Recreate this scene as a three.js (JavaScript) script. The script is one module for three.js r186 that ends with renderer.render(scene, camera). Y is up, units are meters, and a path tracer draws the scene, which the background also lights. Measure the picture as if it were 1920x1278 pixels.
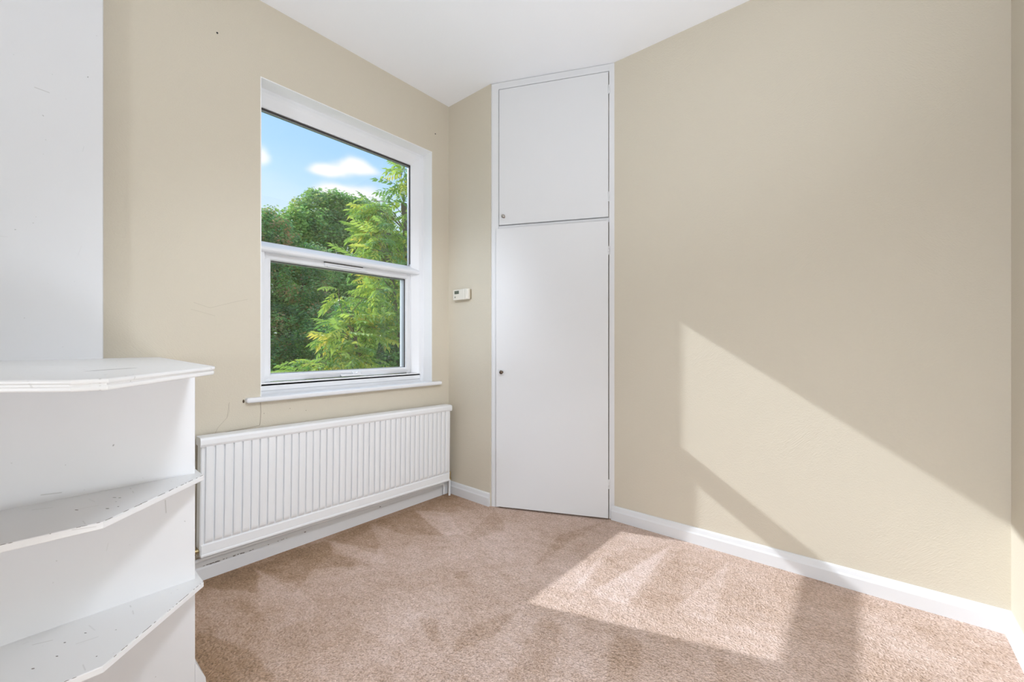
import * as THREE from 'three';
import { RoundedBoxGeometry } from 'three/addons/geometries/RoundedBoxGeometry.js';
import { mergeGeometries } from 'three/addons/utils/BufferGeometryUtils.js';
import { ImprovedNoise } from 'three/addons/math/ImprovedNoise.js';

// World: x runs from the window wall (x = 0) into the room, z from the cupboard corner (z = 0)
// towards the photographer, y up, metres.
const V3 = (x, y, z) => new THREE.Vector3(x, y, z);

// ------------------------------------------------------------------ camera, sky, sun, exposure
const renderer = new THREE.WebGLRenderer({ antialias: true });
renderer.toneMapping = THREE.LinearToneMapping;
renderer.toneMappingExposure = 1.0;
renderer.shadowMap.enabled = true;
const scene = new THREE.Scene();

const camera = new THREE.PerspectiveCamera(2 * Math.atan(639 / 784.56) * 180 / Math.PI, 1920 / 1278, 0.05, 200);
camera.position.set(2.24, 1.0412, 1.9531);
camera.rotation.set(0, 40.31 * Math.PI / 180, 0);
camera.setViewOffset(1920, 1278, 0, -4.39, 1920, 1278);   // a small upward lens shift
scene.add(camera);

const SUN_DIR = V3(1, -0.665, -0.35).normalize();        // the way the sunlight travels
const SUN = 3.75, FILL_LOW = 2.0, FILL_REAR = 2.8, FILL_UP = 5.6, FILL_SPOT_A = 8.6, FILL_SPOT_B = 7, FILL_RGB = [.94, 1.03, 1.17];  // sun power, then powers and tint of the added fill lights
const sun = new THREE.DirectionalLight(new THREE.Color().setRGB(.93, 1, 1.08), SUN);
sun.position.copy(SUN_DIR).multiplyScalar(-20).add(V3(1, 1, 0.5));
sun.target.position.set(1, 1, 0.5);
sun.castShadow = true;
sun.shadow.mapSize.set(4096, 4096);
Object.assign(sun.shadow.camera, { left: -5, right: 5, top: 5, bottom: -5, near: 0.5, far: 60 });
sun.shadow.bias = -0.0004;
sun.shadow.radius = 1;
scene.add(sun, sun.target);

const noise = new ImprovedNoise();
const fbm = (x, y, z, o = 4) => { let s = 0, a = 0.5, f = 1; for (let i = 0; i < o; i++) { s += a * noise.noise(x * f, y * f, z * f); a *= 0.5; f *= 2.03; } return s; };
const clamp = (v, a = 0, b = 1) => Math.min(b, Math.max(a, v));
const smooth = (a, b, v) => { const t = clamp((v - a) / (b - a)); return t * t * (3 - 2 * t); };
const lerp = (a, b, t) => a + (b - a) * t;

function makeSky() {
  const W = 2048, H = 1024, d = new Float32Array(W * H * 4);
  const stops = [[-90, .34, .36, .36], [0, .80, .90, 1.0], [11, .72, .87, 1.0], [17, .53, .76, .99], [23, .36, .64, .97], [32, .26, .54, .93], [90, .20, .44, .84]];
  // clouds: azimuth, elevation, half width, half height, density (degrees)
  const clouds = [[-154.2, 20.6, 2.2, .75, 1.2], [-150.9, 21.6, 2.0, 1.15, 1.15], [-148.6, 21.2, 1.6, .6, .5], [-153.6, 18.3, 2.6, .9, 1.15], [-149.5, 18.4, 3.8, 1.2, .85],
    [-161.3, 20.8, 1.3, 1.1, 1.0], [-161, 15.4, 4, .9, .35], [-143, 16, 5, 1.6, .8], [170, 19, 8, 2.2, .9], [150, 14, 10, 2.4, .9], [120, 24, 9, 3, .9], [60, 20, 12, 3, 1], [20, 30, 11, 4, .9], [-40, 18, 12, 3, 1], [-90, 26, 9, 3.4, .9], [-115, 15, 9, 2.4, .9]];
  const sx = -SUN_DIR.x, sy = -SUN_DIR.y, sz = -SUN_DIR.z;
  for (let j = 0; j < H; j++) {
    const el = ((j + .5) / H - .5) * 180, e = el * Math.PI / 180;
    let k = 0; while (k < stops.length - 2 && el > stops[k + 1][0]) k++;
    const t = clamp((el - stops[k][0]) / (stops[k + 1][0] - stops[k][0]));
    const base = [1, 2, 3].map(c => el < 0 ? stops[0][c] : lerp(stops[k][c], stops[k + 1][c], t));
    for (let i = 0; i < W; i++) {
      const azr = ((i + .5) / W - .5) * 2 * Math.PI, az = azr * 180 / Math.PI;
      const x = Math.cos(azr) * Math.cos(e), y = Math.sin(e), z = Math.sin(azr) * Math.cos(e);
      let c = 0;
      if (el > 2) {
        for (const [ca, ce, cw, ch, cd] of clouds) {
          let da = Math.abs(az - ca); if (da > 180) da = 360 - da;
          const dy = (el - ce) / (el > ce ? ch * 1.15 : ch * .85);
          const r = (da / cw) ** 2 + dy ** 2;
          if (r < 6) c += cd * Math.exp(-r * 1.1);
        }
        c = smooth(.22, .95, c + .34 * fbm(x * 22, y * 40, z * 22, 5)) + .12 * smooth(-.1, .5, fbm(x * 5, y * 16, z * 5, 4));
      }
      const ang = Math.acos(clamp(x * sx + y * sy + z * sz, -1, 1)) * 180 / Math.PI;
      const glow = el > 0 ? 1.4 * Math.exp(-((ang / 7) ** 2)) + .45 * Math.exp(-ang / 16) : 0;
      const o = (j * W + i) * 4;
      const cw = [.93, .94, .96];
      for (let q = 0; q < 3; q++) d[o + q] = lerp(base[q], cw[q], clamp(c)) + glow * [1, .96, .88][q];
      d[o + 3] = 1;
    }
  }
  const tx = new THREE.DataTexture(d, W, H, THREE.RGBAFormat, THREE.FloatType);
  tx.mapping = THREE.EquirectangularReflectionMapping;
  tx.colorSpace = THREE.LinearSRGBColorSpace;
  tx.magFilter = tx.minFilter = THREE.LinearFilter;
  tx.needsUpdate = true;
  return tx;
}
scene.background = makeSky();
scene.backgroundIntensity = 1.1;

// ------------------------------------------------------------------ helpers
let seed = 7;
const rnd = () => { seed = (seed * 1664525 + 1013904223) >>> 0; return seed / 4294967296; };
const rr = (a, b) => a + (b - a) * rnd();
const used = {};
function numbered(n) { const k = used[n] = (used[n] ?? -1) + 1; return k ? `${n}_${String(k).padStart(3, '0')}` : n; }
function shade(m) { m.castShadow = m.receiveShadow = true; return m; }
function put(name, geos, mat, parent = scene) {
  const g = Array.isArray(geos) ? mergeGeometries(geos.map(q => { const c = q.index ? q.toNonIndexed() : q; for (const a of Object.keys(c.attributes)) if (!['position', 'normal', 'uv'].includes(a)) c.deleteAttribute(a); return c; })) : geos;
  const m = shade(new THREE.Mesh(g, mat)); m.name = numbered(name); parent.add(m); return m;
}
function group(name, label, category, pos = [0, 0, 0], turn = 0) {
  const o = new THREE.Group(); o.name = numbered(name); scene.add(o);
  o.position.set(...pos); o.rotation.y = turn;
  if (label) o.userData.label = label;
  if (category) o.userData.category = category;
  return o;
}
function struct(o, label) { o.userData.kind = 'structure'; if (label) o.userData.label = label; return o; }
// uv in metres by the dominant axis of each face
function uvm(g, s = 1) {
  g = g.index ? g.toNonIndexed() : g;
  const p = g.attributes.position, n = g.attributes.normal, uv = new Float32Array(p.count * 2);
  for (let i = 0; i < p.count; i++) {
    const a = Math.abs(n.getX(i)), b = Math.abs(n.getY(i)), c = Math.abs(n.getZ(i));
    const x = p.getX(i), y = p.getY(i), z = p.getZ(i);
    const [u, v] = b >= a && b >= c ? [x, z] : a >= c ? [z, y] : [x, y];
    uv[2 * i] = u / s; uv[2 * i + 1] = v / s;
  }
  g.setAttribute('uv', new THREE.BufferAttribute(uv, 2));
  return g;
}
// box from corner to corner
function box(x0, x1, y0, y1, z0, z1) {
  const g = new THREE.BoxGeometry(x1 - x0, y1 - y0, z1 - z0); g.translate((x0 + x1) / 2, (y0 + y1) / 2, (z0 + z1) / 2); return uvm(g);
}
function rbox(x0, x1, y0, y1, z0, z1, r = .002, seg = 2) {
  const g = new RoundedBoxGeometry(x1 - x0, y1 - y0, z1 - z0, seg, r); g.translate((x0 + x1) / 2, (y0 + y1) / 2, (z0 + z1) / 2); return uvm(g);
}
// extrude a closed profile given in (a, b) along a segment; a is measured along 'out', b is up
function run(profile, from, to, out) {
  const dir = to.clone().sub(from), L = dir.length(); dir.normalize();
  const sh = new THREE.Shape(profile.map(([a, b]) => new THREE.Vector2(a, b)));
  const g = new THREE.ExtrudeGeometry(sh, { depth: L, bevelEnabled: false });
  const o = out.clone().normalize(), up = new THREE.Vector3().crossVectors(dir, o);
  const M = new THREE.Matrix4().makeBasis(o, up, dir).setPosition(from);
  g.applyMatrix4(M);
  if (M.determinant() < 0) flip(g);
  return uvm(g);
}
function flip(g) {
  const p = g.attributes.position.array, n = g.attributes.normal.array;
  for (let i = 0; i < p.length; i += 9) for (let k = 0; k < 3; k++) {
    let t = p[i + 3 + k]; p[i + 3 + k] = p[i + 6 + k]; p[i + 6 + k] = t; t = n[i + 3 + k]; n[i + 3 + k] = n[i + 6 + k]; n[i + 6 + k] = t;
  }
}
function tube(pts, r, seg = 24, rad = 10) {
  return new THREE.TubeGeometry(new THREE.CatmullRomCurve3(pts.map(p => V3(...p)), false, 'catmullrom', .2), seg, r, rad, false);
}
function lathe(pts, seg = 24) { return new THREE.LatheGeometry(pts.map(([r, y]) => new THREE.Vector2(r, y)), seg); }

// ------------------------------------------------------------------ textures and materials
function dataTex(W, H, fn, srgb = false, wrap = THREE.RepeatWrapping) {
  const d = new Uint8Array(W * H * 4);
  for (let j = 0; j < H; j++) for (let i = 0; i < W; i++) {
    const c = fn(i, j), o = (j * W + i) * 4;
    if (typeof c === 'number') d[o] = d[o + 1] = d[o + 2] = clamp(c) * 255; else { d[o] = clamp(c[0]) * 255; d[o + 1] = clamp(c[1]) * 255; d[o + 2] = clamp(c[2]) * 255; }
    d[o + 3] = 255;
  }
  const t = new THREE.DataTexture(d, W, H, THREE.RGBAFormat);
  t.wrapS = t.wrapT = wrap; t.magFilter = THREE.LinearFilter; t.minFilter = THREE.LinearMipmapLinearFilter; t.generateMipmaps = true;
  if (srgb) t.colorSpace = THREE.SRGBColorSpace;
  t.needsUpdate = true; return t;
}
function canvasTex(W, H, draw) {
  const c = document.createElement('canvas'); c.width = W; c.height = H;
  draw(c.getContext('2d'), W, H);
  const t = new THREE.CanvasTexture(c); t.colorSpace = THREE.SRGBColorSpace; t.wrapS = t.wrapT = THREE.RepeatWrapping; t.magFilter = THREE.LinearFilter; return t;
}
// roller-painted plaster relief, one tile is 0.8 m
const plasterBump = dataTex(1024, 1024, (i, j) => {
  const P = 2 * Math.PI / 1024, a = i * P, b = j * P;
  const f = k => noise.noise(Math.cos(a) * k + 5, Math.sin(a) * k + Math.cos(b) * k, Math.sin(b) * k + 9);
  return .5 + .22 * f(3) + .30 * f(22) + .28 * f(48);
});
plasterBump.repeat.set(1 / .8, 1 / .8);

const BEIGE = [.65, .59, .478];
const beige = new THREE.MeshStandardMaterial({ color: new THREE.Color().setRGB(...BEIGE), roughness: .82, bumpMap: plasterBump, bumpScale: .0009 });
const whiteCeil = new THREE.MeshStandardMaterial({ color: new THREE.Color().setRGB(.90, .90, .91), roughness: .9, bumpMap: plasterBump, bumpScale: .0003 });
const gloss = new THREE.MeshStandardMaterial({ color: new THREE.Color().setRGB(.75, .75, .755), roughness: .38 });
const satin = new THREE.MeshStandardMaterial({ color: new THREE.Color().setRGB(.752, .752, .756), roughness: .5 });
const upvc = new THREE.MeshPhysicalMaterial({ color: new THREE.Color().setRGB(.84, .845, .86), roughness: .3, clearcoat: .2, clearcoatRoughness: .2 });
const plasterWhite = new THREE.MeshStandardMaterial({ color: new THREE.Color().setRGB(.91, .905, .895), roughness: .75 });
const radWhite = new THREE.MeshStandardMaterial({ color: new THREE.Color().setRGB(.87, .875, .88), roughness: .35 });
const dark = new THREE.MeshStandardMaterial({ color: new THREE.Color().setRGB(.03, .028, .025), roughness: .7 });
const gasket = new THREE.MeshStandardMaterial({ color: new THREE.Color().setRGB(.06, .05, .045), roughness: .6 });
const spacer = new THREE.MeshStandardMaterial({ color: new THREE.Color().setRGB(.45, .46, .48), roughness: .35, metalness: .6 });
const chrome = new THREE.MeshStandardMaterial({ color: new THREE.Color().setRGB(.42, .39, .35), roughness: .25, metalness: 1 });
const bronze = new THREE.MeshStandardMaterial({ color: new THREE.Color().setRGB(.16, .12, .09), roughness: .35, metalness: .9 });
const brass = new THREE.MeshStandardMaterial({ color: new THREE.Color().setRGB(.50, .40, .22), roughness: .35, metalness: .9 });
const cream = new THREE.MeshStandardMaterial({ color: new THREE.Color().setRGB(.76, .72, .63), roughness: .45 });
const creamDark = new THREE.MeshStandardMaterial({ color: new THREE.Color().setRGB(.30, .24, .15), roughness: .5 });
const lcd = new THREE.MeshStandardMaterial({ color: new THREE.Color().setRGB(.11, .13, .10), roughness: .2 });
const chipMat = new THREE.MeshStandardMaterial({ color: new THREE.Color().setRGB(.24, .22, .20), roughness: .8 });
const glassMat = new THREE.MeshPhysicalMaterial({ color: 0xffffff, roughness: 0, transmission: 1, thickness: 0, ior: 1.5 });

// white paint with tiny specks and faint rubbed streaks (2 m tile)
const scuffed = (n, streaks, sd) => canvasTex(1024, 1024, (c, W, H) => {
  seed = sd; c.fillStyle = '#fff'; c.fillRect(0, 0, W, H);
  for (let i = 0; i < n; i++) {
    const x = rnd() * W, y = rnd() * H, r = .4 + .8 * rnd() ** 3, g = 130 + 80 * rnd();
    c.fillStyle = `rgba(${g},${g},${g - 6},${.45 + .5 * rnd()})`; c.beginPath(); c.ellipse(x, y, r * (1 + 1.5 * rnd()), r, rnd() * 3, 0, 7); c.fill();
  }
  for (let i = 0; i < streaks; i++) {
    const x = rnd() * W, y = rnd() * H, a = -.25 + .5 * rnd() + (rnd() < .2 ? 1.4 : 0), L = 6 + 26 * rnd();
    c.strokeStyle = `rgba(170,167,160,${.08 + .3 * rnd()})`; c.lineWidth = .7 + 1.2 * rnd(); c.beginPath(); c.moveTo(x, y); c.lineTo(x + Math.cos(a) * L, y + Math.sin(a) * L); c.stroke();
  }
});
const panelPaint = new THREE.MeshStandardMaterial({ color: new THREE.Color().setRGB(.75, .75, .755), roughness: .45, map: scuffed(70, 14, 11) });
const shelfPaint = new THREE.MeshStandardMaterial({ color: new THREE.Color().setRGB(.80, .795, .785), roughness: .42, map: scuffed(90, 160, 23) });
const shelfEdge = new THREE.MeshStandardMaterial({ color: new THREE.Color().setRGB(.85, .85, .85), roughness: .35 });
for (const m of [panelPaint, shelfPaint]) m.map.repeat.set(.8, .8);

// window wall: beige with hairline plaster cracks and a few marks. The map spans 2.8 m of z and y.
const wallMap = canvasTex(2048, 2048, (c, W, H) => {
  seed = 5; const S = W / 2.8, X = z => z * S, Y = y => H - y * S;
  c.fillStyle = '#fff'; c.fillRect(0, 0, W, H);
  const line = (pts, w, a) => { c.strokeStyle = `rgba(110,98,78,${a})`; c.lineWidth = w; c.beginPath(); pts.forEach(([z, y], i) => i ? c.lineTo(X(z), Y(y)) : c.moveTo(X(z), Y(y))); c.stroke(); };
  line([[1.196, .755], [1.194, .71], [1.197, .66], [1.20, .645]], 1.6, .6);
  line([[1.20, .645], [1.24, .64], [1.34, .635]], 1.2, .5);
  line([[1.325, .77], [1.335, .70], [1.37, .66], [1.385, .625]], 1.1, .28);
  line([[1.33, .765], [1.325, .73], [1.335, .70]], 1, .2);
  line([[1.46, 1.22], [1.40, 1.20], [1.30, 1.235], [1.25, 1.25]], 1, .18);
  line([[1.47, 1.19], [1.38, 1.165]], 1, .15);
  line([[.14, .79], [.06, .786]], 1, .3);
  c.fillStyle = 'rgba(70,55,38,.9)'; c.beginPath(); c.ellipse(X(1.268), Y(.768), 3, 6, 0, 0, 7); c.fill();
  for (const [z, y] of [[1.18, .70], [1.06, .71], [.98, .69]]) { c.fillStyle = 'rgba(90,78,60,.6)'; c.beginPath(); c.arc(X(z), Y(y), 1.2, 0, 7); c.fill(); }
});
wallMap.repeat.set(1 / 2.8, 1 / 2.8);
const beigeMarked = beige.clone(); beigeMarked.map = wallMap;

// ------------------------------------------------------------------ carpet
// vacuum strokes: where the pile leans the light or the dark way (x, z corners)
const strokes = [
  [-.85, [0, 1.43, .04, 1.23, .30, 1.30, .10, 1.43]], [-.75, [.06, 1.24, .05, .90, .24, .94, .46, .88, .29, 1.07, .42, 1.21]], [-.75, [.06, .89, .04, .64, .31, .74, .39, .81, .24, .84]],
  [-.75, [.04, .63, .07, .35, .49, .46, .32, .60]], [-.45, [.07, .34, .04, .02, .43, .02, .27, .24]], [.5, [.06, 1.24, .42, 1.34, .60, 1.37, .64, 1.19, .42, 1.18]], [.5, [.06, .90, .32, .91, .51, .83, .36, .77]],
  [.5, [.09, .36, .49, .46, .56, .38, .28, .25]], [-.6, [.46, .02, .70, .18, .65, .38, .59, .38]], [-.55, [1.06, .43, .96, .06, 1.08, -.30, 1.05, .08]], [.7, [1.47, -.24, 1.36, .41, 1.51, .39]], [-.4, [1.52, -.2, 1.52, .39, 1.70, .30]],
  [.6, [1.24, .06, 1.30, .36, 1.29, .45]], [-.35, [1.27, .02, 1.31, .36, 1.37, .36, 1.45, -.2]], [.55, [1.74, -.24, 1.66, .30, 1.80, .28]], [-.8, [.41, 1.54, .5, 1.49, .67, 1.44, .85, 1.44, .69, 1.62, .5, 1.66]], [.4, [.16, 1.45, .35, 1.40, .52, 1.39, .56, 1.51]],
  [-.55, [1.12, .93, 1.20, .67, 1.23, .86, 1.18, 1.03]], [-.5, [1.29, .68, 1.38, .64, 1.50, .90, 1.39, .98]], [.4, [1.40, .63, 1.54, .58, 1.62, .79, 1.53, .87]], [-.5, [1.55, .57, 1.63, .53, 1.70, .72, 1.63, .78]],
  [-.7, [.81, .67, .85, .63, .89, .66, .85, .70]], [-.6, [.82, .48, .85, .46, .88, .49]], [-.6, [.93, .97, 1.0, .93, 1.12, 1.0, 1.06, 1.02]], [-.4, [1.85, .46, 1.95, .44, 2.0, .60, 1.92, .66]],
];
const CW = 2.8, CX0 = -.06, CZ0 = -.42;
function strokeMask() {
  const N = 560, m = new Float32Array(N * N), s = CW / N;
  for (let j = 0; j < N; j++) for (let i = 0; i < N; i++) {
    const x0 = CX0 + (i + .5) * s, z0 = CZ0 + (j + .5) * s;
    const x = x0 + .022 * fbm(x0 * 16, z0 * 16, 1, 4), z = z0 + .022 * fbm(x0 * 16, z0 * 16, 7, 4);
    let v = 0;
    for (const [w, p] of strokes) {
      let inside = false;
      for (let a = 0, b = p.length - 2; a < p.length; b = a, a += 2)
        if ((p[a + 1] > z) !== (p[b + 1] > z) && x < (p[b] - p[a]) * (z - p[a + 1]) / (p[b + 1] - p[a + 1]) + p[a]) inside = !inside;
      if (inside) v += w;
    }
    m[j * N + i] = clamp(v, -1, 1);
  }
  const out = new Float32Array(N * N), R = 1;
  for (let j = 0; j < N; j++) for (let i = 0; i < N; i++) {
    let a = 0, n = 0;
    for (let y = -R; y <= R; y++) for (let x = -R; x <= R; x++) { const q = i + x, r = j + y; if (q >= 0 && r >= 0 && q < N && r < N) { a += m[r * N + q]; n++; } }
    out[j * N + i] = a / n;
  }
  return (i, j, T) => out[Math.min(N - 1, Math.floor(j * N / T)) * N + Math.min(N - 1, Math.floor(i * N / T))];
}
const CT = 2048, maskAt = strokeMask();
seed = 99;
const grainTab = new Float32Array(CT * CT); for (let i = 0; i < grainTab.length; i++) grainTab[i] = rnd() - .5;
const tuft = (i, j) => { // small clumps of yarn
  const x = i * CW / CT, z = j * CW / CT;
  return noise.noise(x * 190, z * 190, 3.1) * .75 + noise.noise(x * 85 + 4, z * 110, 8.2) * .55 + .35 * grainTab[j * CT + i];
};
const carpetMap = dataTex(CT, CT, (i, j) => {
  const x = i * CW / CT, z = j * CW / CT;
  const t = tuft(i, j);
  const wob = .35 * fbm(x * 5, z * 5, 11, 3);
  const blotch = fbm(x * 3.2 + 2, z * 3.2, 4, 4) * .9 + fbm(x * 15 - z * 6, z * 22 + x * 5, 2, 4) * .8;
  // shade plus soiling by the walls and shelf unit, painted in darker and browner
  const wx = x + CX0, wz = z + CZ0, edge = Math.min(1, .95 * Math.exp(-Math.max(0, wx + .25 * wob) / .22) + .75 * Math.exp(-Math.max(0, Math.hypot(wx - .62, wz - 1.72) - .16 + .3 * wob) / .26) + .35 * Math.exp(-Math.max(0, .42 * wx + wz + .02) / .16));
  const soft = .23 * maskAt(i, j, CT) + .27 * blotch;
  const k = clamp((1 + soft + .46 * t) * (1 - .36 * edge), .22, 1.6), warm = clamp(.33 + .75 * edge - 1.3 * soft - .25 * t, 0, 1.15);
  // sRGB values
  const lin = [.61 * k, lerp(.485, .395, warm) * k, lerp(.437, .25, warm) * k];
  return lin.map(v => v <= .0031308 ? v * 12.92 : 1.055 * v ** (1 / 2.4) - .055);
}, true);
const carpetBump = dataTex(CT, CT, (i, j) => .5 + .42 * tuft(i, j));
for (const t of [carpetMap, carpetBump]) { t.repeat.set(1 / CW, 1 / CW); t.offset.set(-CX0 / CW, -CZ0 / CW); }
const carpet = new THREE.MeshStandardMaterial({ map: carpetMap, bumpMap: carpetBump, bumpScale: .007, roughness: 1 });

// ------------------------------------------------------------------ room shell
const H = 2.7, XE = 2.634, ZR = -.324, ZE = -.348, ZB = 4.4;
const CUP0 = [.405, 0], CUP1 = [1.1015, -.3239];
{
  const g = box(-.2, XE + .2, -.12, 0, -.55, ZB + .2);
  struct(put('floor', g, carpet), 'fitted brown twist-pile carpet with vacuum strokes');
  struct(put('ceiling', box(-.2, XE + .2, H, H + .12, -.55, ZB + .2), whiteCeil), 'plain white painted ceiling');
  // window wall with its opening (z .152 to 1.192, y .76 to 2.33)
  struct(put('wall_window', [box(-.2, 0, 0, .762, -.55, ZB), box(-.2, 0, 2.334, H, -.55, ZB), box(-.2, 0, .762, 2.334, -.55, .148), box(-.2, 0, .762, 2.334, 1.196, ZB)], beigeMarked), 'beige wall with the window in it');
  struct(put('wall_corner', box(0, .405, 0, H, -.36, 0), beige), 'narrow beige wall between window wall and cupboard');
  // long wall, very slightly out of square
  const sh = new THREE.Shape([[0.0, -.33], [CUP1[0], ZR], [XE, ZE], [XE, -.55], [0.0, -.55]].map(([x, z]) => new THREE.Vector2(x, -z)));
  const lw = new THREE.ExtrudeGeometry(sh, { depth: H, bevelEnabled: false }); lw.rotateX(-Math.PI / 2);
  struct(put('wall_right', uvm(lw), beige), 'long beige wall crossed by a patch of sunlight');
  struct(put('wall_end', box(XE, XE + .2, 0, H, -.55, ZB), beige), 'beige end wall at the right edge');
  struct(put('wall_rear', box(-.2, XE + .2, 0, H, ZB, ZB + .2), beige));
  const ch = struct(put('wall_chimney', rbox(0, .059, .97, H - .001, 1.748, ZB, .004), panelPaint), 'white painted chimney breast above the shelf unit');
  ch.receiveShadow = true;
}
// screw holes left in the window wall
for (const [z, y] of [[1.373, 2.443], [.12, 2.465]]) {
  const g = new THREE.CylinderGeometry(.0035, .004, .003, 10); g.rotateZ(Math.PI / 2); g.translate(.001, y, z);
  put('screw_hole', g, dark, scene.getObjectByName('wall_window'));
}

// skirting boards: chamfered top
const skirt = [[0, 0], [.0165, 0], [.0165, .052], [.012, .060], [.0085, .076], [.005, .082], [0, .083]];
const UP = V3(0, 1, 0);
function skirting(name, a, b, out, label, prof = skirt) {
  const A = V3(a[0], 0, a[1]), B = V3(b[0], 0, b[1]);
  const g = run(prof, A, B, V3(out[0], 0, out[1]));
  if (g.boundingBox === null) g.computeBoundingBox();
  if (g.boundingBox.min.y < -.01) { return skirting(name, b, a, out, label, prof); }
  return struct(put(name, g, gloss), label);
}
const bw = skirting('baseboard_window', [0, .0], [0, 1.61], [1, 0], 'white baseboard under the radiator with chipped top edge');
skirting('baseboard_corner', [0.0165, 0], [.40, 0], [0, 1], 'short white baseboard left of the cupboard');
skirting('baseboard_right', [1.088, ZR], [XE, ZE], [-.0155, 1], 'white baseboard along the long sunlit wall');
skirting('baseboard_end', [XE, ZE], [XE, ZB], [-1, 0], 'white baseboard on the end wall');
{ // chips along the ledge of the window wall's baseboard
  seed = 31; const gs = [];
  const chip = (z, y, l, h) => { const g = new THREE.SphereGeometry(.5, 8, 5); g.scale(.0022, h, l); g.translate(.0125, y, z); gs.push(g); };
  for (let i = 0; i < 26; i++) chip(1.43 - .36 * rnd() ** 1.4, .0605 + rr(-.0015, .0015), rr(.003, .012), rr(.002, .005));
  for (const z of [1.40, 1.375, 1.31, .99, .55]) chip(z, .061, .011, .0055);
  put('paint_chips', gs, chipMat, bw).userData.kind = 'stuff';
}

// ------------------------------------------------------------------ window
{
  const w = group('window_1', 'white plastic window with fixed top pane and opening lower sash', null, [0, 0, 0]); struct(w);
  const Z0 = .152, Z1 = 1.192, Y0 = .783, Y1 = 2.33;
  // white plaster lining of the reveal
  put('reveal', [box(-.2, .0004, Y0, Y1, Z0 - .004, Z0), box(-.2, .0004, Y0, Y1, Z1, Z1 + .004), box(-.2, .0004, Y1, Y1 + .004, Z0 - .004, Z1 + .004)], plasterWhite, w);
  // outer frame: face at x = -.088, sloping in to the glazing bead at x = -.125
  const prof = [[0, -.10], [.018, -.10], [.034, -.104], [.074, -.128], [.080, -.134], [.080, -.17], [0, -.17]];  // [inward from opening, x]
  const member = (p, from, to, inward) => {
    const dir = to.clone().sub(from), L = dir.length(); dir.normalize();
    const s = new THREE.Shape(p.map(([a, b]) => new THREE.Vector2(a, b)));
    const g = new THREE.ExtrudeGeometry(s, { depth: L, bevelEnabled: false });
    const M = new THREE.Matrix4().makeBasis(inward, V3(1, 0, 0), dir).setPosition(from);
    g.applyMatrix4(M); if (M.determinant() < 0) flip(g); return uvm(g);
  };
  const pf = prof.map(([a, b]) => [a, b + .012]);
  const narrow = pf.map(([a, b]) => [a * .42, b]);
  put('frame', [
    member(pf, V3(0, Y0, Z0), V3(0, Y1, Z0), V3(0, 0, 1)),
    member(narrow, V3(0, Y0, Z1), V3(0, Y1, Z1), V3(0, 0, -1)),
    member(pf.map(([a, b]) => [a, b + .0006]), V3(0, Y1 - .0002, Z0 + .0004), V3(0, Y1 - .0002, Z1 - .0004), V3(0, -1, 0)),
    box(-.158, -.090, Y0 - .02, .838, Z0, Z1), box(-.165, -.104, Y0, 1.52, 1.1425, Z1), rbox(-.10, -.083, .822, .842, Z0 + .03, Z1, .004),
    rbox(-.158, -.083, .80, .838, Z0 + .03, Z1, .004)], upvc, w);
  // transom
  const tr = [[1.566, -.135], [1.558, -.122], [1.535, -.090], [1.526, -.084], [1.517, -.084], [1.510, -.090], [1.508, -.102], [1.508, -.158], [1.566, -.158]];
  { const s = new THREE.Shape(tr.map(([y, x]) => new THREE.Vector2(x, y))); const g = new THREE.ExtrudeGeometry(s, { depth: Z1 - Z0 - .06, bevelEnabled: false }); g.translate(0, 0, Z0 + .035); put('transom', uvm(g), upvc, w); }
  // fixed upper pane
  put('gasket', [box(-.134, -.126, 2.243, 2.249, .23, 1.165), box(-.134, -.126, 1.578, 2.249, .229, .2325)], gasket, w);
  put('spacer', [box(-.150, -.135, 2.238, 2.252, .23, 1.165), box(-.150, -.135, 1.57, 2.252, .230, .240), box(-.150, -.135, 1.555, 1.5675, .23, 1.165)], spacer, w);
  put('glass', box(-.145, -.141, 1.56, 2.26, .22, 1.185), glassMat, w);
  // opening sash
  const sa = group('sash', null, null); scene.remove(sa); w.add(sa); sa.position.x = -.028;
  const [a0, a1, b0, b1] = [.226, 1.140, .841, 1.513];
  const sp = [[0, -.106], [.002, -.102], [.026, -.0985], [.033, -.100], [.037, -.106], [.039, -.118], [.039, -.17], [0, -.17]];
  put('sash_frame', [
    member(sp, V3(0, b0, a0), V3(0, b1, a0), V3(0, 0, 1)), member([[0, -.106], [.002, -.102], [.026, -.0985], [.033, -.100], [.037, -.106], [.039, -.112], [.012, -.17], [0, -.17]], V3(0, b0, a1), V3(0, b1, a1), V3(0, 0, -1)),
    ...[[b0 + .0003, 1], [b1 - .0003, -1]].map(([y, d]) => member(sp.map(([a, b]) => [a, b + .0005]), V3(0, y, a0 + .0004), V3(0, y, a1 - .0004), V3(0, d, 0)))], upvc, sa);
  put('sash_gasket', [box(-.119, -.115, b1 - .0415, b1 - .0385, a0 + .038, a1 - .038), box(-.119, -.114, b0 + .04, b1 - .04, a0 + .0385, a0 + .0415)], gasket, sa);
  put('sash_spacer', [box(-.145, -.122, b0 + .03, b1 - .036, a0 + .036, a0 + .044), box(-.145, -.122, b1 - .043, b1 - .03, a0 + .036, a1 - .036), box(-.145, -.122, b0 + .03, b0 + .043, a0 + .036, a1 - .036)], spacer, sa);
  put('sash_glass', box(-.1395, -.1355, b0 + .03, b1 - .03, a0 + .03, a1 - .03), glassMat, sa);
  // trickle vent and handle
  put('trickle_vent', [rbox(-.100, -.0905, 1.482, 1.503, .565, .822, .003), rbox(-.0985, -.084, 1.479, 1.488, .553, .810, .003), box(-.0965, -.0905, 1.490, 1.4915, .60, .79)], upvc, sa);
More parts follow.
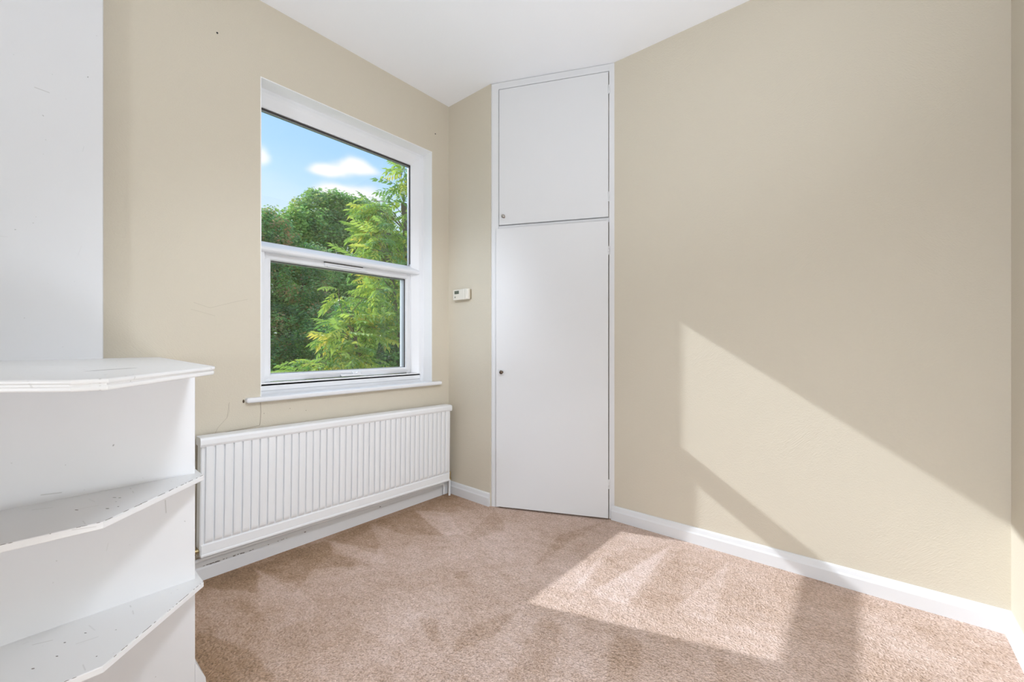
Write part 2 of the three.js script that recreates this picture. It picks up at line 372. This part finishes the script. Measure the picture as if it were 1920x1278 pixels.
  put('vent_shadow_gap', box(-.1005, -.0925, 1.5035, 1.5095, .585, .825), gasket, sa);
  const hd = [rbox(-.100, -.084, .853, .871, .60, .655, .005), rbox(-.088, -.068, .846, .859, .60, .735, .006, 3)];
  const cy = new THREE.CylinderGeometry(.009, .010, .03, 16); cy.rotateZ(Math.PI / 2); cy.translate(-.085, .861, .628); hd.push(uvm(cy));
  put('handle', hd, upvc, sa);
  // sill board with bull-nosed front
  const sb = [rbox(-.10, .030, .759, .783, .080, 1.262, .010, 4)];
  put('window_sill', sb, upvc, w);
}

// ------------------------------------------------------------------ built-in corner cupboard
{
  const dx = CUP1[0] - CUP0[0], dz = CUP1[1] - CUP0[1], W = Math.hypot(dx, dz), turn = Math.atan2(-dz, dx);
  // local: x along the face from the left, z out into the room
  const c = group('cupboard', 'tall white built-in corner cupboard with a small door above a large one', 'cupboard', [CUP0[0], 0, CUP0[1]], turn);
  put('carcass', [box(.04, W - .02, 0, H - .01, -.09, -.075), box(.01, .03, 0, H - .01, -.085, -.018), box(W - .028, W - .008, 0, H - .01, -.085, -.018)], satin, c);
  const lf = new THREE.Shape(); lf.moveTo(.052, -.018); lf.lineTo(.052, 0); lf.lineTo(.014, 0); lf.quadraticCurveTo(0, 0, 0, -.012); lf.lineTo(0, -.018);
  const lg = new THREE.ExtrudeGeometry(lf, { depth: H - .004, bevelEnabled: false }); lg.rotateX(-Math.PI / 2); lg.scale(1, 1, -1); flip(lg.index ? lg.toNonIndexed() : lg);
  const left = uvm(lg); left.computeVertexNormals();
  put('stile', left, satin, c);
  put('stile', rbox(.7375, W + .004, .002, H - .002, -.018, 0, .002), satin, c);
  put('top_rail', rbox(.05, .7385, 2.656, H - .002, -.018, 0, .002), satin, c);
  put('middle_rail', rbox(.05, .7385, 1.762, 1.789, -.02, -.007, .002), satin, c);
  const knob = mat => { const g = lathe([[0, .028], [.006, .0275], [.0105, .024], [.0122, .019], [.0105, .014], [.006, .010], [.0045, .006], [.006, .002], [.0085, 0]], 20); g.rotateX(Math.PI / 2); return g; };
  const hinge = (y0, y1, s, z) => { const g = []; const n = 3, L = (y1 - y0) / n; for (let i = 0; i < n; i++) { const q = new THREE.CylinderGeometry(.0048, .0048, L - .0012, 10); q.translate(s, y0 + (i + .5) * L, z + .003); g.push(uvm(q)); } g.push(box(s - .012, s - .003, y0, y1, z - .002, z + .0015)); return g; };
  const d1 = put('upper_door', rbox(.0555, .7335, 1.7925, 2.6515, -.018, .0015, .0015), satin, c);
  let k = put('knob', knob(), chrome, d1); k.position.set(.0885, 1.841, .001);
  for (const [a, b] of [[2.52, 2.57], [1.881, 1.938]]) put('hinge', hinge(a, b, .736, .001), satin, d1);
  const d2 = put('lower_door', rbox(.0405, .7335, .010, 1.766, .0015, .0175, .0015), satin, c);
  k = put('knob', knob(), bronze, d2); k.position.set(.080, .860, .0175);
  for (const [a, b] of [[1.564, 1.615], [.182, .239]]) put('hinge', hinge(a, b, .736, .008), satin, d2);
}

// ------------------------------------------------------------------ radiator
{
  const r = group('radiator', 'white ribbed panel radiator on the wall below the window', 'radiator', [0, 0, .76], 0);
  r.rotation.x = -.012;
  const L = 1.392, h0 = .122, h1 = .6, X = .078, zL = L / 2, n = 39, pitch = (L - .022) / n;
  // corrugated front sheet: rows up the height, columns along z
  const zs = [], dp = [];
  for (let i = 0; i < n; i++) { const z = -zL + .011 + i * pitch; for (const [f, d] of [[0, 0], [.05, .1], [.10, .86], [.16, .97], [.32, 1.08], [.5, 1.12], [.68, 1.08], [.84, .97], [.90, .86], [.95, .1]]) { zs.push(z + f * pitch); dp.push(d); } }
  zs.push(zL - .011); dp.push(0);
  const rows = [[h0 + .052, 0], [h0 + .056, .25], [h0 + .066, .85], [h0 + .075, 1], [h1 - .012, 1], [h1 - .004, .8], [h1, .0]];
  const pos = [], idx = [], C = zs.length;
  for (const [y, a] of rows) for (let i = 0; i < C; i++) pos.push(X + .0105 * dp[i] * a, y, zs[i]);
  for (let j = 0; j < rows.length - 1; j++) for (let i = 0; i < C - 1; i++) { const a = j * C + i, b = a + 1, d = a + C, e = d + 1; idx.push(a, d, b, b, d, e); }
  const g = new THREE.BufferGeometry(); g.setAttribute('position', new THREE.Float32BufferAttribute(pos, 3)); g.setIndex(idx); g.computeVertexNormals();
  const front = uvm(g);
  // make sure it faces the room
  front.computeVertexNormals(); if (front.attributes.normal.getX(40) < 0) { flip(front); front.computeVertexNormals(); }
  put('front_panel', [front, rbox(X - .014, X, h0, h1, -zL + .002, zL - .002, .004), rbox(X - .016, X + .010, h0 - .002, h0 + .012, -zL, zL, .005), rbox(X - .012, X + .0065, h0 + .008, h0 + .053, -zL, zL, .006), rbox(X - .016, X + .003, h0, h1, -zL - .001, -zL + .011, .003), rbox(X - .016, X + .003, h0, h1, zL - .011, zL + .001, .003)], radWhite, r);
  put('back_panel', rbox(.030, .042, h0, h1, -zL + .004, zL - .004, .004), radWhite, r);
  const tp = [[.026, h1 - .004], [X + .010, h1 - .006], [X + .0135, h1 + .002], [X + .0135, h1 + .020], [X + .010, h1 + .027], [X + .002, h1 + .030], [.026, h1 + .030]];
  const ts = new THREE.Shape(tp.map(p => new THREE.Vector2(...p))); const tg = new THREE.ExtrudeGeometry(ts, { depth: L + .012, bevelEnabled: true, bevelSize: .002, bevelThickness: .002, bevelSegments: 2 }); tg.translate(0, 0, -zL - .006);
  put('top_grille', uvm(tg), radWhite, r);
  put('side_cover', [rbox(.028, X, h0 + .03, h1, zL - .004, zL + .003, .002)], radWhite, r);
  put('side_cover', [rbox(.028, X, h0 + .03, h1, -zL - .003, -zL + .004, .002)], radWhite, r);
  const valve = s => {
    const gs = []; const z = s * (zL + .012);
    let q = new THREE.CylinderGeometry(.009, .009, .024, 12); q.rotateX(Math.PI / 2); q.translate(.055, h0 + .022, z); gs.push(uvm(q));
    q = new THREE.CylinderGeometry(.010, .008, .034, 8); q.translate(.055, h0 + .022, z + s * .010); gs.push(uvm(q));
    q = new THREE.CylinderGeometry(.0125, .0125, .014, 6); q.translate(.055, h0 + .002, z + s * .010); gs.push(uvm(q));
    q = new THREE.SphereGeometry(.011, 12, 8); q.translate(.055, h0 + .042, z + s * .010); gs.push(uvm(q));
    return gs;
  };
  put('valve', valve(1), brass, r); put('valve', valve(-1), brass, r);
  const zz = s => s * (zL + .022);
  put('pipe', tube([[.055, h0 - .002, zz(-1)], [.055, .06, zz(-1)], [.055, .006 - .008, zz(-1)]], .0075, 12), radWhite, r);
  put('pipe', tube([[.055, h0 - .002, zz(1)], [.055, .105, zz(1)], [.045, .094, zz(1) - .01], [.03, .092, zz(1) - .05], [.028, .093, .3], [.028, .093, -.3], [.03, .092, -zL + .02], [.03, .02, -zL + .008]], .008, 60), radWhite, r);
}

// ------------------------------------------------------------------ thermostat
{
  const t = group('thermostat', 'small cream programmable thermostat on the narrow wall left of the cupboard', 'thermostat', [.155, 1.37, 0]);
  put('back_plate', rbox(-.073, .074, -.031, .032, 0, .010, .002), creamDark, t);
  put('body', [rbox(-.077, .036, -.036, .036, .006, .031, .004, 3), rbox(.036, .048, -.036, .037, .006, .0285, .003), rbox(.047, .071, -.036, .036, .006, .029, .006, 3), rbox(.0445, .0555, -.0355, .0365, .01, .0325, .005, 3)], cream, t);
  put('display', rbox(-.060, -.016, .005, .026, .030, .0318, .0006, 1), lcd, t);
  const tri = new THREE.Shape([[-.059, -.020], [-.049, -.020], [-.054, -.007]].map(p => new THREE.Vector2(...p)));
  const tg = new THREE.ExtrudeGeometry(tri, { depth: .0012, bevelEnabled: false }); tg.translate(0, 0, .0308);
  put('flame_mark', uvm(tg), lcd, t);
}

// ------------------------------------------------------------------ white shelf unit in front of the chimney breast
{
  const u = group('shelf_unit', 'white painted built-in shelf unit with angled shelves and a moulded top', 'shelf unit', [0, 0, 0]);
  const ZF = 3.6, PX = .70, PZ = 1.61;
  put('front_panel', rbox(PX - .02, PX, 0, .968, PZ, ZF, .002), panelPaint, u);
  put('end_panel', rbox(.001, PX - .02, 0, .968, PZ, PZ + .02, .001), panelPaint, u);
  put('end_panel', rbox(.001, PX - .02, 0, .968, ZF - .02, ZF, .001), panelPaint, u);
  const skp = run([[0, 0], [.028, 0], [.026, .022], [.016, .045], [.004, .075], [0, .078]], V3(.02, 0, PZ), V3(PX, 0, PZ), V3(0, 0, -1));
  skp.computeBoundingBox();
  put('plinth', skp.boundingBox.min.y < -.01 ? run([[0, 0], [.028, 0], [.026, .022], [.016, .045], [.004, .075], [0, .078]], V3(PX, 0, PZ), V3(.02, 0, PZ), V3(0, 0, -1)) : skp, gloss, u);
  // shelves: plan outline (x, z), top height, thickness
  const slab = (outline, top, th, bev) => {
    const s = new THREE.Shape(outline.map(([x, z]) => new THREE.Vector2(x, -z)));
    const g = new THREE.ExtrudeGeometry(s, { depth: th - 2 * bev, bevelEnabled: true, bevelSize: bev, bevelThickness: bev, bevelOffset: -bev, bevelSegments: 3 });
    g.rotateX(-Math.PI / 2); g.translate(0, top - th + bev, 0); return uvm(g);
  };
  const chips = (a, b, y, n, out) => { // worn spots along an arris
    const gs = []; const dx = b[0] - a[0], dz = b[1] - a[1], L = Math.hypot(dx, dz), ang = Math.atan2(-dz, dx);
    for (let i = 0; i < n; i++) {
      const f = rnd(), l = rr(.003, .020) * (rnd() < .4 ? 1 : .5);
      const g = new THREE.SphereGeometry(.5, 8, 5); g.scale(l, .0012, .0018); g.rotateY(ang + rr(-.05, .05));
      g.translate(a[0] + dx * f - out[0] * rr(.0003, .0012), y - rr(.0002, .0007), a[1] + dz * f - out[1] * rr(.0003, .0012)); gs.push(g);
    }
    return gs;
  };
  seed = 71;
  const nrm = [.70, -.71];
  for (const [y, dxx] of [[.651, 0], [.335, 0]]) {
    const o = [[.64, 1.597], [.738, 1.598], [.964, 1.834], [.958, 2.05], [.955, ZF], [PX - .01, ZF], [PX - .01, 1.75]];
    const s = put('shelf', slab(o, y, .0162, .0022), shelfPaint, u);
    put('edge_strip', [run([[0, -.0145], [.0016, -.014], [.0016, -.003], [0, -.0025]], V3(.739, y, 1.5995), V3(.9635, y, 1.8345), V3(nrm[0], 0, nrm[1]))].map(g => { g.computeBoundingBox(); return g; }), shelfEdge, s);
    const list = [...chips([.739, 1.599], [.9635, 1.8335], y, 26, nrm), ...chips([.9635, 1.836], [.9585, 2.05], y, 10, [1, 0])];
    for (let i = 0; i < 5; i++) { const g = new THREE.SphereGeometry(.5, 8, 5); g.scale(rr(.003, .012), .0008, rr(.002, .004)); g.rotateY(rr(.3, .9)); g.translate(rr(.78, .94), y + .0001, rr(1.78, 1.95)); list.push(g); }
    put('paint_chips', list, chipMat, s).userData.kind = 'stuff';
  }
  const top = [[.001, 1.574], [.99, 1.634], [1.018, 1.642], [1.296, 1.858], [1.29, 1.90], [1.215, 1.975], [1.20, ZF], [.001, ZF]];
  const grow = (o, d) => { const cx = .6, cz = 2.4; return o.map(([x, z], i) => { if (x < .01) return [x, z + (z < 2 ? d * .4 : 0)]; const vx = x - cx, vz = z - cz, l = Math.hypot(vx, vz); return [x - vx / l * d, z - vz / l * d]; }); };
  const t = put('top_shelf', [slab(top, .984, .008, .003), slab(grow(top, .0035), .9775, .006, .002), slab(grow(top, .0015), .9735, .009, .003)], shelfPaint, u);
  const cr = new THREE.SphereGeometry(.5, 12, 6); cr.scale(.004, .0010, .13); cr.rotateY(.72); cr.translate(.98, .984, 1.82);
  put('crack', cr, chipMat, t);
  put('paint_chips', [...chips([1.01, 1.640], [1.10, 1.706], .979, 5, [.6, -.8])], chipMat, t).userData.kind = 'stuff';
}

// ------------------------------------------------------------------ added fill lights, out of view beside and behind the camera, in lamp-shaped fittings
const glow = new THREE.MeshStandardMaterial({ color: 0xffffff, emissive: new THREE.Color().setRGB(.93, .97, 1), emissiveIntensity: 2, roughness: .4 });
function fillGlobe(label, [x, y, z], r, power) {  // added fill light inside a globe fitting, kept out of view
  const l = group('added_fill_globe', label, 'lamp', [x, 0, z]);
  const s = new THREE.SphereGeometry(r, 32, 20); s.translate(0, y, 0); put('globe_shade', s, glow, l);
  const pole = new THREE.CylinderGeometry(.011, .011, y - r + .004, 12); pole.translate(0, (y - r + .004) / 2, 0); put('pole', uvm(pole), satin, l);
  put('base', uvm(lathe([[0, 0], [.12, 0], [.12, .012], [.11, .02], [.02, .026], [0, .026]])), satin, l);
  const p = new THREE.PointLight(new THREE.Color().setRGB(...FILL_RGB), power, 0, 2);
  p.position.set(0, y, 0); p.castShadow = true; p.shadow.radius = 5; p.shadow.mapSize.set(2048, 2048); p.name = 'fill_light'; l.add(p);
}
function spotlight(name, label, at, aim, power, angle, blend, arm) {  // added fill spot inside a can fitting, kept out of view
  const l = group(name, label, 'lamp', [at.x, at.y, at.z]);
  const dir = aim.clone().sub(at).normalize(), q = new THREE.Quaternion().setFromUnitVectors(V3(0, 1, 0), dir);
  const can = lathe([[0, -.06], [.028, -.06], [.034, -.05], [.04, .05], [.036, .05], [.031, -.04], [0, -.04]]); can.applyQuaternion(q); put('can', uvm(can), satin, l);
  const lens = new THREE.CylinderGeometry(.032, .032, .006, 24); lens.translate(0, .034, 0); lens.applyQuaternion(q); put('lens', uvm(lens), glow, l);
  const n = arm.clone().normalize(), rose = new THREE.CylinderGeometry(.04, .04, .016, 20);
  rose.applyQuaternion(new THREE.Quaternion().setFromUnitVectors(V3(0, 1, 0), n)); rose.translate(...arm.clone().sub(n.multiplyScalar(.008)).toArray());
  put('bracket', [tube([[0, 0, 0], arm.clone().multiplyScalar(.5).toArray(), arm.toArray()], .007, 6), uvm(rose)], satin, l);
  const s = new THREE.SpotLight(new THREE.Color().setRGB(...FILL_RGB), power, 0, angle, blend, 2);
  s.position.copy(dir).multiplyScalar(.06); s.target.position.copy(aim).sub(at); l.add(s, s.target);
  s.castShadow = true; s.shadow.radius = 9; s.shadow.mapSize.set(2048, 2048); s.name = 'fill_spot_light';
}
fillGlobe('added unseen fill light, a very low white globe beside the end wall', [2.45, .6, 1.35], .1, FILL_LOW);
fillGlobe('added unseen fill light, a waist-high white globe in the rear half of the room', [1.3, 1.0, 3.6], .13, FILL_REAR);
spotlight('added_fill_uplight', 'added unseen fill light low on the end wall, aimed up at the ceiling', V3(2.5, .98, 1.32), V3(1.5, 3, .95), FILL_UP, 1.1, .8, V3(XE - 2.5, 0, 0));
spotlight('added_fill_spot', 'added unseen fill spot aimed down at the radiator', V3(2.48, 2.5, 1.45), V3(.1, .4, .85), FILL_SPOT_A, .55, .8, V3(0, H - 2.5, 0));
spotlight('added_fill_spot', 'added unseen fill spot brightening the narrow wall with the thermostat', V3(1.25, 2.5, 2.45), V3(.20, 1.30, 0), FILL_SPOT_B, .20, 1, V3(0, H - 2.5, 0));

// ------------------------------------------------------------------ outside: ground and trees
const groundMat = new THREE.MeshStandardMaterial({ color: new THREE.Color().setRGB(.10, .16, .05), roughness: 1 });
{ const g = new THREE.CylinderGeometry(60, 60, .2, 48); g.translate(-30, -3.0, 0); struct(put('ground', g, groundMat), 'grass far below the window'); }

const leafMat = (r, g, b, t = .4) => new THREE.MeshPhysicalMaterial({ color: new THREE.Color().setRGB(r, g, b), roughness: 1, transmission: t, thickness: 0, clearcoat: 1, clearcoatRoughness: .16, side: THREE.DoubleSide });
const bark = new THREE.MeshStandardMaterial({ color: new THREE.Color().setRGB(.20, .16, .11), roughness: .95 });
const twigMat = new THREE.MeshStandardMaterial({ color: new THREE.Color().setRGB(.26, .20, .12), roughness: .9 });

// one leaflet: a folded pointed oval, 4 triangles, from origin along +x
function leaflet(arr, M, L, w) {
  const P = [[0, 0, 0], [.42 * L, .004, w / 2], [.42 * L, .004, -w / 2], [L, -.10 * L, 0], [.45 * L, -.15 * w, 0]].map(p => V3(...p).applyMatrix4(M));
  for (const t of [[0, 4, 1], [1, 4, 3], [0, 2, 4], [2, 3, 4]]) for (const k of t) arr.push(P[k].x, P[k].y, P[k].z);
}
function fromArr(arr) {
  const g = new THREE.BufferGeometry(); g.setAttribute('position', new THREE.Float32BufferAttribute(arr, 3)); g.computeVertexNormals();
  g.setAttribute('uv', new THREE.Float32BufferAttribute(new Float32Array(arr.length / 3 * 2), 2)); return g;
}
// a pinnate leaf about .27 m long that arches over, along +x with +y up
function frond(pairs, droop) {
  const arr = [], M = new THREE.Matrix4(), q = new THREE.Quaternion(), L = .27;
  const at = f => V3(L * f * (1 - .12 * droop * f), .02 * f - droop * .16 * f * f, 0);
  for (let i = 0; i < 6; i++) { // thin stalk
    const a = at(i / 6), b = at((i + 1) / 6), w = .0016;
    arr.push(a.x, a.y, w, b.x, b.y, w, a.x, a.y, -w, b.x, b.y, w, b.x, b.y, -w, a.x, a.y, -w);
  }
  for (let i = 0; i < pairs; i++) {
    const f = .22 + .72 * i / (pairs - 1), p = at(f), len = .086 * (1 - .35 * Math.abs(f - .55)) * rr(.85, 1.15);
    for (const s of [-1, 1]) { q.setFromEuler(new THREE.Euler(s * rr(.1, .5), -s * rr(.95, 1.2), -.25 - .5 * droop * f + rr(-.15, .15), 'YXZ')); M.compose(p, q, V3(1, 1, 1)); leaflet(arr, M, len, .030); }
  }
  q.setFromEuler(new THREE.Euler(0, 0, -droop * .9)); M.compose(at(1), q, V3(1, 1, 1)); leaflet(arr, M, .08, .028);
  return fromArr(arr);
}

// --- the feathery tree close to the window
{
  seed = 1234;
  const t = group('feathery_tree', 'bright yellow-green tree with feathery leaves close outside the window', 'tree', [-1.95, -2.9, -1.25]);
  const base = V3(-1.95, -2.9, -1.25);
  const fr = [frond(6, .5), frond(5, .9), frond(6, .2), frond(5, 1.2)];
  const cols = [[.42, .60, .10], [.60, .74, .12], [.24, .44, .09], [.80, .80, .12], [.90, .74, .12]];
  const mats = cols.map(c => leafMat(...c, .5));
  // crown lobes: centre, radii, number of twigs
  const lobes = [[[-2.0, 2.36, -.92], [.40, .50, .42], 30], [[-1.90, 1.53, -.62], [.42, .62, .42], 46], [[-1.88, .95, -.24], [.28, .36, .28], 22], [[-1.78, 1.6, -1.25], [.5, .9, .5], 36],
    [[-1.91, 2.90, -.98], [.10, .34, .10], 8], [[-2.07, .72, .08], [.18, .18, .22], 9], [[-1.85, .45, -.5], [.4, .45, .5], 32], [[-2.12, 2.45, -.66], [.16, .26, .14], 10]];
  const stemTop = [V3(-1.95, 2.7, -1.0), V3(-1.85, 1.9, -.75), V3(-1.85, 2.2, -1.35), V3(-1.9, 1.1, -.35), V3(-2.0, .8, .0)];
  const stems = stemTop.map(e => new THREE.CatmullRomCurve3([base.clone(), V3(lerp(base.x, e.x, .25) + rr(-.06, .06), lerp(base.y, e.y, .5), lerp(base.z, e.z, .25)), V3(lerp(base.x, e.x, .6), lerp(base.y, e.y, .8), lerp(base.z, e.z, .65)), e]));
  put('trunk', stems.map((c, i) => { const g = new THREE.TubeGeometry(c, 20, i ? .022 : .035, 7); return g; }), bark, t).position.sub(base);
  const twigs = [], fronds = [];
  for (const [c, r, n] of lobes) for (let i = 0; i < n; i++) {
    let d; do { d = V3(rr(-1, 1), rr(-1, 1), rr(-1, 1)); } while (d.length() > 1);
    const tip = V3(c[0] + d.x * r[0], c[1] + d.y * r[1], c[2] + d.z * r[2]);
    let best = null, bd = 1e9;
    for (const s of stems) for (let k = 6; k <= 20; k++) { const p = s.getPoint(k / 20); const q = p.distanceTo(tip) + (p.y > tip.y - .1 ? 1 : 0); if (q < bd) { bd = q; best = p; } }
    const mid = best.clone().lerp(tip, .55).add(V3(rr(-.05, .05), .06, rr(-.05, .05)));
    const curve = new THREE.CatmullRomCurve3([best, mid, tip]);
    twigs.push(new THREE.TubeGeometry(curve, 6, .0045, 4));
    const m = 5 + Math.floor(rnd() * 3);
    for (let k = 0; k < m; k++) {
      const f = 1 - .55 * (k / m) ** 1.2, p = curve.getPoint(f), tan = curve.getTangent(f);
      const az = Math.atan2(tan.z, tan.x) + (k ? rr(-1.5, 1.5) + (k % 2 ? .9 : -.9) : 0);
      fronds.push({ p, az, el: k ? rr(-.5, .35) : rr(-.2, .7), roll: rr(-.5, .5), s: rr(.7, 1.12), v: Math.floor(rnd() * 4), yel: rnd() });
    }
  }
  put('twigs', twigs, twigMat, t).position.sub(base);
  // leaf tone is drawn at random from green to yellow
  const toCam = f => f.p.distanceTo(camera.position);
  camera.updateMatrixWorld(true); camera.updateProjectionMatrix();
  for (const f of fronds) { const v = f.p.clone().project(camera); f.seen = v.x > -.47 && v.x < -.19 && v.y > -.12 && v.y < .6; f.d = toCam(f) + (f.seen ? 0 : 50); f.c = f.yel < .36 ? 0 : f.yel < .60 ? 1 : f.yel < .78 ? 2 : f.yel < .93 ? 3 : 4; }
  fronds.sort((a, b) => a.d - b.d);
  const M = new THREE.Matrix4(), q = new THREE.Quaternion();
  const pose = f => { q.setFromEuler(new THREE.Euler(f.roll, -f.az, f.el, 'YZX')); return M.compose(f.p.clone().sub(base), q, V3(f.s, f.s, f.s)); };
  for (const f of fronds.slice(0, 300)) { const m = put('leaf', fr[f.v], mats[f.c], t); pose(f).decompose(m.position, m.quaternion, m.scale); }
  const rest = fronds.slice(300);
  for (let v = 0; v < 4; v++) {
    const list = rest.filter(f => f.v === v); if (!list.length) continue;
    const im = new THREE.InstancedMesh(fr[v], leafMat(1, 1, 1, .5), list.length);
    list.forEach((f, i) => { im.setMatrixAt(i, pose(f)); im.setColorAt(i, new THREE.Color().setRGB(...cols[f.c])); });
    im.name = numbered('foliage'); im.userData.kind = 'stuff'; shade(im); t.add(im);
  }
}

// --- round-crowned trees further off: clumps of small leaves on lobes
function clump(n, size, leafL) {
  const arr = [], M = new THREE.Matrix4(), q = new THREE.Quaternion();
  for (let i = 0; i < n; i++) {
    const d = V3(rr(-1, 1), rr(-1, 1), rr(-1, 1)).normalize().multiplyScalar(size * Math.cbrt(rnd()));
    q.setFromEuler(new THREE.Euler(rr(-1, 1), rr(0, 6.28), rr(-.7, .4), 'YXZ')); M.compose(d, q, V3(1, 1, 1)); leaflet(arr, M, leafL * rr(.7, 1.2), leafL * .55);
  }
  return fromArr(arr);
}
function roundTree(name, label, basePos, lobes, density, cl, palette, sd) {
  seed = sd;
  const t = group(name, label, 'tree', basePos), b = V3(...basePos), list = [], limbs = [];
  const topY = Math.max(...lobes.map(l => l[0][1]));
  const trunkTop = V3(lobes[0][0][0], lerp(b.y, topY, .6), lobes[0][0][2]);
  limbs.push(new THREE.TubeGeometry(new THREE.CatmullRomCurve3([b.clone(), b.clone().lerp(trunkTop, .5).add(V3(.1, 0, .1)), trunkTop]), 10, .16, 8));
  for (const [c, r] of lobes) {
    limbs.push(new THREE.TubeGeometry(new THREE.CatmullRomCurve3([b.clone().lerp(trunkTop, .6), V3(...c).lerp(trunkTop, .4), V3(...c)]), 8, .05, 6));
    const area = (r[0] * r[1] + r[1] * r[2] + r[0] * r[2]) / 3;
    for (let i = 0; i < density * area; i++) {
      const d = V3(rr(-1, 1), rr(-1, 1), rr(-1, 1)); if (d.length() > 1) { i--; continue; } d.normalize();
      const k = .74 + .24 * rnd() + .42 * fbm(d.x * 3.2 + c[0], d.y * 3.2 + c[1], d.z * 3.2 + c[2], 3);
      list.push([V3(c[0] + d.x * r[0] * k, c[1] + d.y * r[1] * k, c[2] + d.z * r[2] * k), rnd()]);
    }
  }
  put('trunk', limbs, bark, t).position.sub(b);
  const im = new THREE.InstancedMesh(cl, leafMat(1, 1, 1, .5), list.length), M = new THREE.Matrix4(), q = new THREE.Quaternion();
  list.forEach(([p, u], i) => {
    q.setFromEuler(new THREE.Euler(rr(-.4, .4), rr(0, 6.28), rr(-.4, .4))); const s = rr(.8, 1.3);
    im.setMatrixAt(i, M.compose(p.clone().sub(b), q, V3(s, s, s)));
    const f = fbm(p.x * 1.6, p.y * 1.6, p.z * 1.6, 2), v = .2 + .6 * u + f * 1.1;
    const c = palette[clamp(Math.floor(v * palette.length), 0, palette.length - 1)];
    im.setColorAt(i, new THREE.Color().setRGB(c[0] * rr(.8, 1.2), c[1] * rr(.85, 1.15), c[2] * rr(.8, 1.2)));
  });
  im.name = numbered('crown'); im.userData.kind = 'stuff'; shade(im); t.add(im);
}
seed = 77;
const small = clump(10, .20, .16), mid = clump(10, .15, .10);
const greens = [[.22, .36, .10], [.34, .52, .13], [.50, .68, .18], [.66, .80, .24]];
roundTree('oak_tree', 'large dark green round-crowned tree standing furthest off', [-18.9, -2.9, -9.2],
  [[[-18.9, 5.6, -9.0], [2.6, 2.4, 2.6]], [[-19.2, 7.4, -8.2], [1.5, 1.45, 1.5]], [[-18.2, 7.3, -9.9], [1.5, 1.35, 1.5]], [[-18.6, 6.2, -6.9], [1.5, 1.3, 1.5]], [[-17.9, 5.2, -11.2], [1.9, 2.2, 1.9]], [[-18.4, 3.0, -8.6], [2.4, 2.2, 3.0]], [[-19.0, 5.2, -5.9], [1.4, 1.2, 1.3]], [[-18.6, 8.0, -9.0], [1.0, .85, 1.2]]],
  420, small, greens, 5);
roundTree('hawthorn_tree', 'dark green tree with rusty brown patches left of the feathery tree', [-13.8, -2.9, -4.0],
  [[[-13.7, 3.0, -4.2], [1.5, 1.6, 1.5]], [[-13.9, 4.6, -3.7], [1.0, .95, 1.0]], [[-14.0, 5.1, -3.9], [.55, .75, .55]], [[-13.6, 3.9, -5.2], [.9, .8, .9]], [[-14.3, 4.6, -2.9], [.9, .7, .8]], [[-13.6, 1.3, -4.4], [1.9, 1.6, 2.2]], [[-13.6, 3.2, -2.7], [1.2, 1.2, 1.0]], [[-13.4, .0, -4.0], [1.6, 1.4, 2.2]]],
  700, mid, [[.20, .34, .13], [.28, .46, .16], [.40, .60, .18], [.55, .72, .22], [.85, .50, .25]], 9);
roundTree('laurel_bush', 'deep green leafy bush behind the feathery tree', [-8.3, -2.9, -5.2],
  [[[-8.2, .9, -5.0], [1.3, 1.5, 1.2]], [[-8.1, 2.6, -5.4], [.9, .8, .9]], [[-8.2, 1.0, -3.9], [.8, 1.2, .7]], [[-8.0, -.6, -4.8], [1.4, 1.3, 1.8]], [[-8.3, 1.6, -6.6], [1.3, 1.7, 1.3]]],
  900, mid, [[.16, .34, .08], [.26, .50, .10], [.38, .62, .12], [.50, .70, .14]], 15);

renderer.render(scene, camera);
